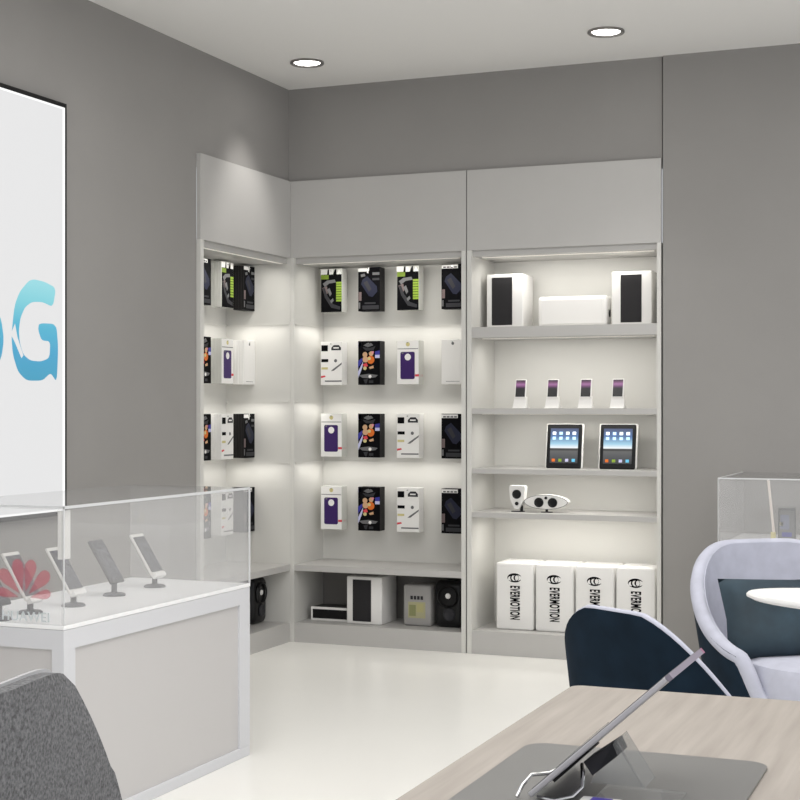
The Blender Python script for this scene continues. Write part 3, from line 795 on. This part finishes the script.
grey_chair((1.985, -5.29, 0), math.radians(-83), 'heather grey upholstered chair back at the bottom left corner')

# ---------------------------------------------------------------- wooden desk
DX0, DX1, DY1, DY0 = 2.735, 4.15, -4.527, -5.75
t = thing('wooden_desk', 'pale oak desk with rounded corner in the foreground', 'desk', (3.4, -5.1, 0))
def rrect(x0, x1, y0, y1, r, n=8):
    pts = []
    for cx, cy, a0 in ((x1-r, y1-r, 0), (x0+r, y1-r, 90), (x0+r, y0+r, 180), (x1-r, y0+r, 270)):
        for k in range(n+1):
            a = math.radians(a0+90*k/n); pts.append((cx+r*math.cos(a), cy+r*math.sin(a)))
    return pts
b = MB(); b.prism([(x-3.4, y+5.1, .722) for x, y in rrect(DX0, DX1, DY0, DY1, .018)], (0, 0, .028), oak); b.build('desktop', t)
for sx in (DX0+.12, DX1-.12):
    for sy in (DY0+.12, DY1-.14):
        b = MB(); b.box(sx-3.425, sx-3.375, sy+5.075, sy+5.125, 0, .722, wood_leg, .004, 1); b.build('leg', t)
b = MB(); b.prism([(x, y, .7505) for x, y in rrect(2.793, 3.094, -5.62, -4.944, .028)], (0, 0, .003), matm)
tag(b.build('desk_mat'), 'grey leather desk mat with rounded corners on the oak desk', 'desk mat')

# tablet stand on the mat
ZT = .7535
t = thing('tablet_stand', 'clear acrylic and steel stand propping a thin tablet on the desk mat', 'tablet stand', (2.93, -5.2, ZT))
Bt = Vector((2.93, -5.2, ZT))
def q(x, y, z): return (x-2.93, y+5.2, z-ZT)
b = MB(); b.prism([q(2.938, -5.195, .7735), q(2.996, -5.195, .7735), q(2.966, -5.195, .822)], (0, .004, 0), glass2)
b.prism([q(2.966, -5.195, .822), q(2.998, -5.195, .7735), q(2.996, -5.195, .7720), q(2.9645, -5.195, .8205)], (0, .05, 0), glass2); b.build('acrylic_gusset', t)
b = MB(); b.prism([q(2.864, -5.19, .7535), q(2.872, -5.19, .7535), q(2.948, -5.19, .825), q(2.944, -5.19, .829)], (0, .05, 0), glass2); b.build('acrylic_plate', t)
b = MB(); b.prism([q(2.893, -5.20, .776), q(2.899, -5.20, .771), q(2.938, -5.20, .808), q(2.932, -5.20, .813)], (0, .045, 0), black); b.build('back_pad', t)
b = MB(); b.prism([q(2.930, -5.195, .795), q(2.940, -5.195, .781), q(2.968, -5.195, .805), q(2.962, -5.195, .818)], (0, .045, 0), dgrey); b.build('clamp', t)
b = MB(); b.tube([q(2.862, -5.22, .7565), q(2.866, -5.21, .768), q(2.873, -5.20, .777), q(2.890, -5.19, .778), q(2.896, -5.16, .7785)], .0022, steel, 8); b.build('wire_bracket', t, smooth=True)
b = MB(); b.tube([q(2.884, -5.215, .757), q(2.905, -5.22, .7565), q(2.922, -5.21, .760), q(2.930, -5.20, .769), q(2.928, -5.19, .783), q(2.922, -5.17, .786)], .0024, steel, 8); b.build('wire_loop', t, smooth=True)
b = MB(); b.box(2.94-2.93, 3.03-2.93, -.05, .07, 0, .0035, glass2, .001, 1); b.build('base_plate', t)

t = thing('thin_tablet', 'thin silver tablet seen edge-on, leaning on the acrylic stand', 'tablet', (2.878, -5.2, ZT+.003))
ang = math.atan2(.934-.763, 3.068-2.880)
R = Matrix.Rotation(-ang, 4, 'Y')
b = MB(); b.box(.004, .206, -.03, .150, .0, .0062, mat('silver_tablet_shell', (.50, .49, .52), .35, .3), .0018, 2, R); b.build('shell', t)
b = MB(); b.box(.010, .202, -.026, .146, .0062, .0070, mgrey, 0, 1, R); b.build('screen', t)
b = MB(); b.box(.2062, .212, -.03, .142, -.0005, .0062, mat('lilac_end', (.24, .215, .27), .4), 0, 1, R); b.box(.2062, .212, .1425, .150, -.0005, .0062, mat('mauve_tip', (.33, .13, .22), .4), 0, 1, R); b.build('end_cap', t)
t = thing('name_card', 'small white card with blue stripe at the foot of the tablet stand', 'card', (2.955, -5.222, ZT+.0035))
b = MB(); b.box(-.022, .022, -.014, .014, 0, .005, white, .001, 1); b.build('card', t)
b = MB(); b.box(-.010, .012, -.010, .010, .005, .0056, mat('violet_blue', (.08, .06, .45), .4)); b.build('blue_mark', t)

# saucer at the right
t = thing('saucer', 'white round saucer rim on the desk at the bottom right corner', 'saucer', (3.168, -5.238, .750))
b = MB(); b.lathe([(0, .002), (.025, .0), (.030, .003), (.052, .012), (.055, .013), (.054, .0145), (.030, .006), (0, .005)], white, 48); b.build('dish', t, smooth=True)
